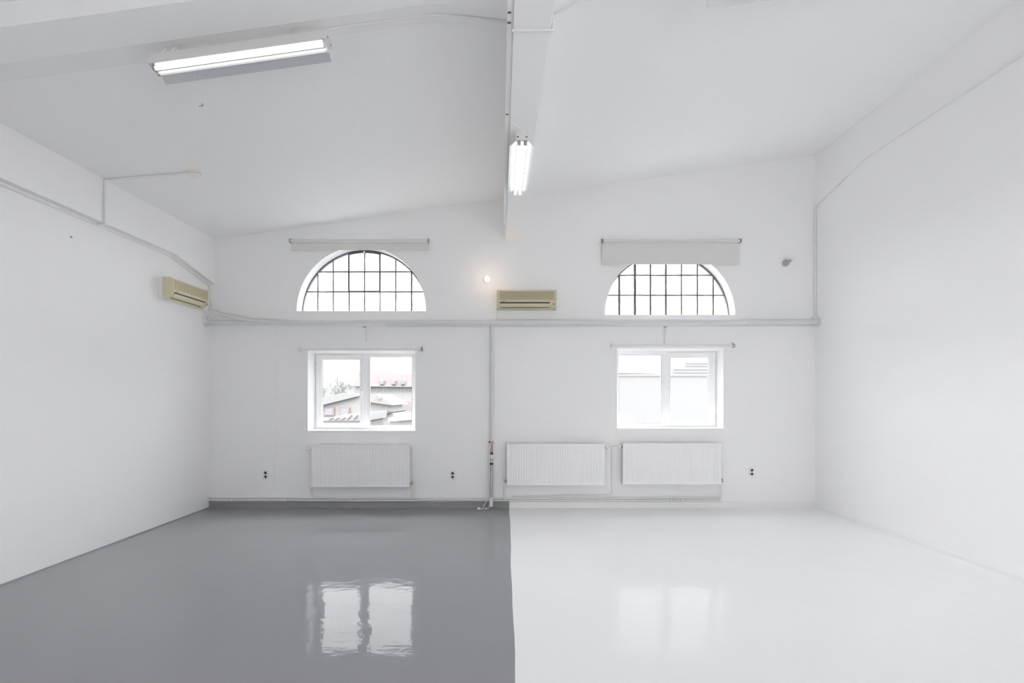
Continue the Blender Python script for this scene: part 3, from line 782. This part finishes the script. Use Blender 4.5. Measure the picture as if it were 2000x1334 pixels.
# ------------------------------------------------------------------ bulbs on the window wall
def wall_bulb(label, px, py, lit):
    root = thing('wall_lamp', label, 'wall lamp', W(px, py, 0), 'bare bulb holders on the window wall')
    if lit:
        MB().lathe([(0.058, 0), (0.058, 0.015), (0.045, 0.024), (0.026, 0.028), (0.024, 0.05)], (0,0,0), (0,-1,0), 28).build('base', M['plastic'], root, True)
        MB().lathe([(0.018, 0.048), (0.030, 0.062), (0.038, 0.082), (0.036, 0.102), (0.024, 0.118), (0.006, 0.124)], (0,0,0), (0,-1,0), 24).build('bulb', M['bulb'], root, True)
    else:
        MB().lathe([(0.048, 0), (0.048, 0.02), (0.038, 0.03)], (0,0,0), (0,-1,0), 28).build('base', M['bluntmetal'], root, True)
        MB().lathe([(0.020, 0.02), (0.022, 0.09), (0.015, 0.12)], (0.0,0,0.0), (0.35,-1,0.22), 20).build('socket', M['midgrey'], root, True)
        MB().lathe([(0.016, 0.118), (0.021, 0.13), (0.019, 0.145), (0.008, 0.152)], (0.0,0,0.0), (0.35,-1,0.22), 20).build('bulb', M['ivory'], root, True)
wall_bulb('lit bare bulb with warm glow beside the yellowed wall unit', 951.5, 546.5, True)
wall_bulb('unlit grey bulb socket on the wall near the right corner', 1534, 514, False)

# ------------------------------------------------------------------ sockets
def outlet(label, px, py, dark):
    root = thing('wall_socket', label, 'wall socket', W(px, py, 0), 'double sockets on the window wall')
    MB().box(-0.038, 0.038, -0.010, 0, -0.062, 0.062, 0.005).build('plate', M['plastic'], root)
    for zz in (0.027, -0.027):
        f_ = MB().lathe([(0.022, 0.010), (0.022, 0.013), (0.019, 0.013), (0.018, 0.006)], (0, 0, zz), (0, -1, 0), 20).build('socket_ring', M['pipe'] if dark else M['whitepipe'], root)
        for s in (-1, 1): MB().tube([(s*0.0095, -0.0125, zz), (s*0.0095, -0.0135, zz)], 0.003, 8).build('pin_hole', M['midgrey'] if dark else M['pipe'], f_)
outlet('double wall socket near the left corner, left of the left radiator', 519, 927, False)
outlet('double wall socket between the left radiator and the vertical pipe', 884, 928, False)
outlet('double wall socket right of the right radiator', 1468, 922, True)
t = thing('patch_box', 'small painted-over cable outlet beside the leftmost wall socket', 'cable outlet', W(538.5, 935, 0))
MB().box(-0.028, 0.028, -0.008, 0, -0.02, 0.028, 0.003).build('cover', M['wall'], t)
MB().tube([(-0.012, -0.008, -0.015), (-0.022, -0.02, -0.03), (-0.026, -0.015, -0.055)], 0.004, 8).build('cord', M['plastic'], t, True)

# ceiling hook and left wall plug
hx_, hy_ = None, None
k = 2.893 / ((776 - 205) + 0.1404 * (985 - 397)); hx_, hy_ = -(985 - 397) * k, F * k
t = thing('ceiling_hook', 'tiny wire hook with a patch of filler on the ceiling under left lamp', 'hook', (hx_, hy_, cz(hx_)))
MB().tube([(-0.035, 0.0, -0.012), (0.0, 0.0, -0.004), (0.004, -0.01, -0.012), (0.012, -0.03, -0.02), (0.014, -0.045, -0.012)], 0.0025, 8).build('wire', M['dark'], t, True)
MB().lathe([(0.09, -0.003), (0.085, 0.003), (0.05, 0.005)], (-0.06, 0.0, -0.008), nrm, 24).build('filler_patch', M['ceil'], t, True)
t = MB().lathe([(0.012, 0), (0.010, 0.006)], (0, 0, 0), (1, 0, 0), 12).build('wall_plug', M['midgrey'])
kk = 4.30 / (985 - 139)
t.location = (XL, F * kk, H + (776 - 463) * kk)
tag(t, 'tiny grey screw plug high on the left wall', 'wall plug')

# ------------------------------------------------------------------ outside
GZ = -6.0
M['ground'] = mat('pale_ground', (0.069, 0.069, 0.069), 0.9, var=0.1, vscale=0.2)
M['redroof'] = mat('red_tile_roof', (0.050, 0.038, 0.038), 0.8, var=0.12, vscale=2)
M['palewall'] = mat('pale_render', (0.122, 0.120, 0.117), 0.9, var=0.03, vscale=0.4)
M['greywall'] = mat('grey_render', (0.090, 0.090, 0.092), 0.9, var=0.02, vscale=0.4)
M['pinkwall'] = mat('faded_brick_wall', (0.098, 0.088, 0.086), 0.9, var=0.06, vscale=1)
M['whiteroof'] = mat('white_sheet_roof', (0.072, 0.072, 0.073), 0.7)
M['redtrim'] = mat('red_trim', (0.101, 0.069, 0.067), 0.8)
M['outwin'] = mat('outdoor_window_glass', (0.066, 0.068, 0.075), 0.5)
M['annexwall'] = mat('annex_render', (0.062, 0.062, 0.062), 0.9, var=0.02, vscale=0.4)
M['twig'] = mat('bare_twigs', (0.07, 0.07, 0.07), 0.9)
struct(MB().box(-90, 110, D + WT, 260, GZ - 0.5, GZ).build('ground', M['ground']), 'pale yard outside the windows')
def O(px, py, y): return ((px - 985) * y / F, y, H + (776 - py) * y / F)
def oroot(name, label, cat, px, y, group=None):
    p = O(px, 776, y)
    return thing(name, label, cat, (p[0], y, GZ), group)
def owall(root, nm, pts, y, depth, m):
    """front outline given as seen along the street; real wall with its depth behind"""
    o0 = root.location
    P = [Vector(O(px, py, y)) if py is not None else Vector((O(px, 776, y)[0], y, GZ)) for px, py in pts]
    b = MB().prism([(p.x - o0.x, p.z - o0.z) for p in P], y - o0.y, y - o0.y + depth, 'y')
    return b.build(nm, m, root)
# beige gabled house
h = oroot('house', 'beige gabled house with two windows seen through the left window', 'house', 665, 60)
owall(h, 'wall', [(612, None), (612, 796), (699, 773), (712, 777), (712, None)], 60, 8, M['palewall'])
owall(h, 'roof', [(600, 797), (600, 786), (664, 768), (702, 770.5), (702, 771.8)], 59.5, 9, M['whiteroof'])
owall(h, 'verge_board', [(600, 798.5), (600, 797), (702, 771.8), (702, 773.2)], 59.4, 0.3, M['outwin'])
for a, c in ((633, 652), (664, 682)):
    f_ = owall(h, 'window', [(a - 1, 812), (a - 1, 795.5), (c + 1, 795.5), (c + 1, 812)], 59.85, 0.2, M['redtrim'])
    q = owall(h, 'pane', [(a + 1.5, 810.5), (a + 1.5, 798), (c - 1.5, 798), (c - 1.5, 810.5)], 59.8, 0.06, M['outwin']); q.parent = f_
# long building with red roof
h = oroot('long_building', 'long pale building under a big red roof with dormers', 'building', 760, 110)
owall(h, 'wall', [(691, None), (691, 752), (860, 754), (860, None)], 110, 12, M['palewall'])
b = MB(); o0 = h.location
a, c = O(690, 753, 109), O(862, 755, 109)
p0 = Vector(a) - o0; p1_ = Vector(c) - o0
r0 = Vector(O(703, 722, 112)) - o0; r1_ = Vector(O(870, 738, 112)) - o0
b.loft([[p0, r0, p0 + Vector((0, 14, 0))], [p1_, r1_, p1_ + Vector((0, 14, 0))]], caps=True)
b.build('roof', M['redroof'], h)
owall(h, 'gutter', [(690, 754.5), (690, 753), (862, 755), (862, 756.5)], 108.8, 0.3, M['outwin'])
for px in (745, 768, 786):
    d_ = owall(h, 'dormer', [(px - 3, 751), (px - 3, 743), (px, 740), (px + 4, 743), (px + 4, 751)], 108.9, 3, M['whiteroof'])
    q = owall(h, 'pane', [(px - 1, 749), (px - 1, 744.5), (px + 2, 744.5), (px + 2, 749)], 108.8, 0.05, M['outwin']); q.parent = d_
for px in range(722, 806, 7):
    owall(h, 'window', [(px, 766), (px, 759), (px + 2.6, 759), (px + 2.6, 766)], 109.9, 0.2, M['greywall'])
# middle low house
h = oroot('house', 'low house with red-edged roof in front of the long building', 'house', 740, 52)
owall(h, 'wall', [(704, None), (704, 783), (759, 790), (759, None)], 52, 7, M['greywall'])
owall(h, 'roof', [(700, 780), (735, 770), (768, 789.5), (768, 791.5), (700, 783)], 51.5, 8, M['whiteroof'])
owall(h, 'eave', [(700, 782.5), (700, 780.2), (768, 790), (768, 792)], 51.4, 0.3, M['redtrim'])
owall(h, 'chimney', [(739, 780), (739, 773), (742.5, 773), (742.5, 780)], 51.3, 0.8, M['greywall'])
# front right shed with red edge
h = oroot('shed', 'small shed with red sloping roof edge low in the left window', 'shed', 745, 34)
owall(h, 'wall', [(700, None), (700, 822), (760, 806), (790, 812), (790, None)], 34, 5, M['palewall'])
owall(h, 'roof', [(696, 818), (728, 808), (764, 802), (764, 805), (735, 816), (696, 823)], 33.6, 5.6, M['redroof'])
for px in (724, 733):
    owall(h, 'window', [(px, 832), (px, 824), (px + 3.4, 824), (px + 3.4, 832)], 33.9, 0.2, M['outwin'])
h = tag(owall(oroot('pad', 'x', 'x', 790, 70), 'boundary_wall', [(764, None), (764, 783), (830, 783), (830, None)], 70, 2, M['pinkwall']), 'faded brick wall behind the low houses', 'wall')
pd = h.parent; h.parent = None; h.location = pd.location; bpy.data.objects.remove(pd)
h = oroot('warehouse', 'pale grey sloping roofed warehouse at lower right of the left window', 'building', 790, 27)
owall(h, 'wall', [(762, None), (762, 824), (830, 816), (830, None)], 27, 5, M['palewall'])
owall(h, 'roof', [(758, 824), (758, 816), (830, 799), (830, 818)], 26.7, 5.6, M['greywall'])
# near left striped roof
h = oroot('shed', 'low shed with pale red striped roof at lower left of the left window', 'shed', 650, 26)
owall(h, 'wall', [(600, None), (600, 822), (712, 822), (712, None)], 26, 4, M['palewall'])
owall(h, 'roof', [(598, 822), (640, 816), (676, 809), (716, 806), (716, 822)], 25.7, 4.4, M['whiteroof'])
for px in range(640, 712, 12):
    owall(h, 'roof_rib', [(px, 820), (px + 8, 811.2 if px > 664 else 816), (px + 10, 811 if px > 664 else 816), (px + 2, 820)], 25.6, 0.1, M['redtrim'])
# blank neighbouring wall
h = oroot('annex', 'blank pale grey building filling the lower part of the right window', 'building', 1300, 16)
owall(h, 'wall', [(1150, None), (1150, 733), (1500, 733), (1500, None)], 16, 6, M['annexwall'])
owall(h, 'coping', [(1148, 734), (1148, 732), (1300, 731.3), (1502, 732), (1502, 734)], 15.95, 6.1, M['palewall'])
h = oroot('office_block', 'faint white office block above the blank wall', 'building', 1345, 90)
owall(h, 'wall', [(1313, None), (1313, 719), (1336, 719), (1336, 705.5), (1420, 705.5), (1420, None)], 90, 12, M['whiteroof'])
for yy in (708, 713, 720, 726):
    owall(h, 'window', [(1342 if yy < 719 else 1318, yy + 2), (1342 if yy < 719 else 1318, yy), (1410, yy), (1410, yy + 2)], 89.9, 0.2, M['greywall'])
h = oroot('distant_house', 'distant low house with faint pink roof left above the blank wall', 'house', 1240, 80)
owall(h, 'wall', [(1200, None), (1200, 731), (1285, 731), (1285, None)], 80, 8, M['palewall'])
owall(h, 'roof', [(1196, 731.5), (1206, 728.5), (1215, 728), (1270, 729.5), (1290, 731.5)], 79.8, 8.4, M['redroof'])
# bare trees
def tree(label, px, y, topy, spread):
    base = O(px, 776, y); hgt = O(px, topy, y)[2] - GZ
    root = thing('bare_tree', label, 'tree', (base[0], y, GZ), 'bare trees beyond the houses')
    rnd = random.Random(px)
    b = MB()
    def grow(p, d, ln, r, lev):
        q = p + d * ln
        b.tube([p, p.lerp(q, 0.5) + Vector((rnd.uniform(-.04, .04) * ln, 0, 0)), q], r, 5, rs=[r, r * 0.8, r * 0.6])
        if lev == 0: return
        for _ in range(4 if lev > 1 else 3):
            a = Vector((rnd.uniform(-1, 1), rnd.uniform(-1, 1), rnd.uniform(0.1, 1.1))).normalized()
            dd = (d * 0.75 + a * 0.8).normalized()
            grow(p.lerp(q, rnd.uniform(0.55, 1.0)), dd, ln * rnd.uniform(0.5, 0.75), r * 0.55, lev - 1)
    b2 = MB().tube([(0, 0, 0), (0, 0, hgt * 0.45)], 0.28, 8, rs=[0.32, 0.22]); b2.build('trunk', M['twig'], root, True)
    for _ in range(5):
        a = Vector((rnd.uniform(-0.8, 0.8), rnd.uniform(-.5, .5), 1)).normalized()
        grow(Vector((0, 0, hgt * 0.40)), a, hgt * rnd.uniform(0.22, 0.34), 0.09, 4)
    b.build('branches', M['twig'], root)
tree('bare tree at the left edge of the left window, behind the beige house', 640, 85, 730, 1)
tree('bare tree in the middle of the left casement, behind the beige house', 660, 101, 735, 1)
tree('bare tree just left of the long red-roofed building', 683, 140, 736, 1)
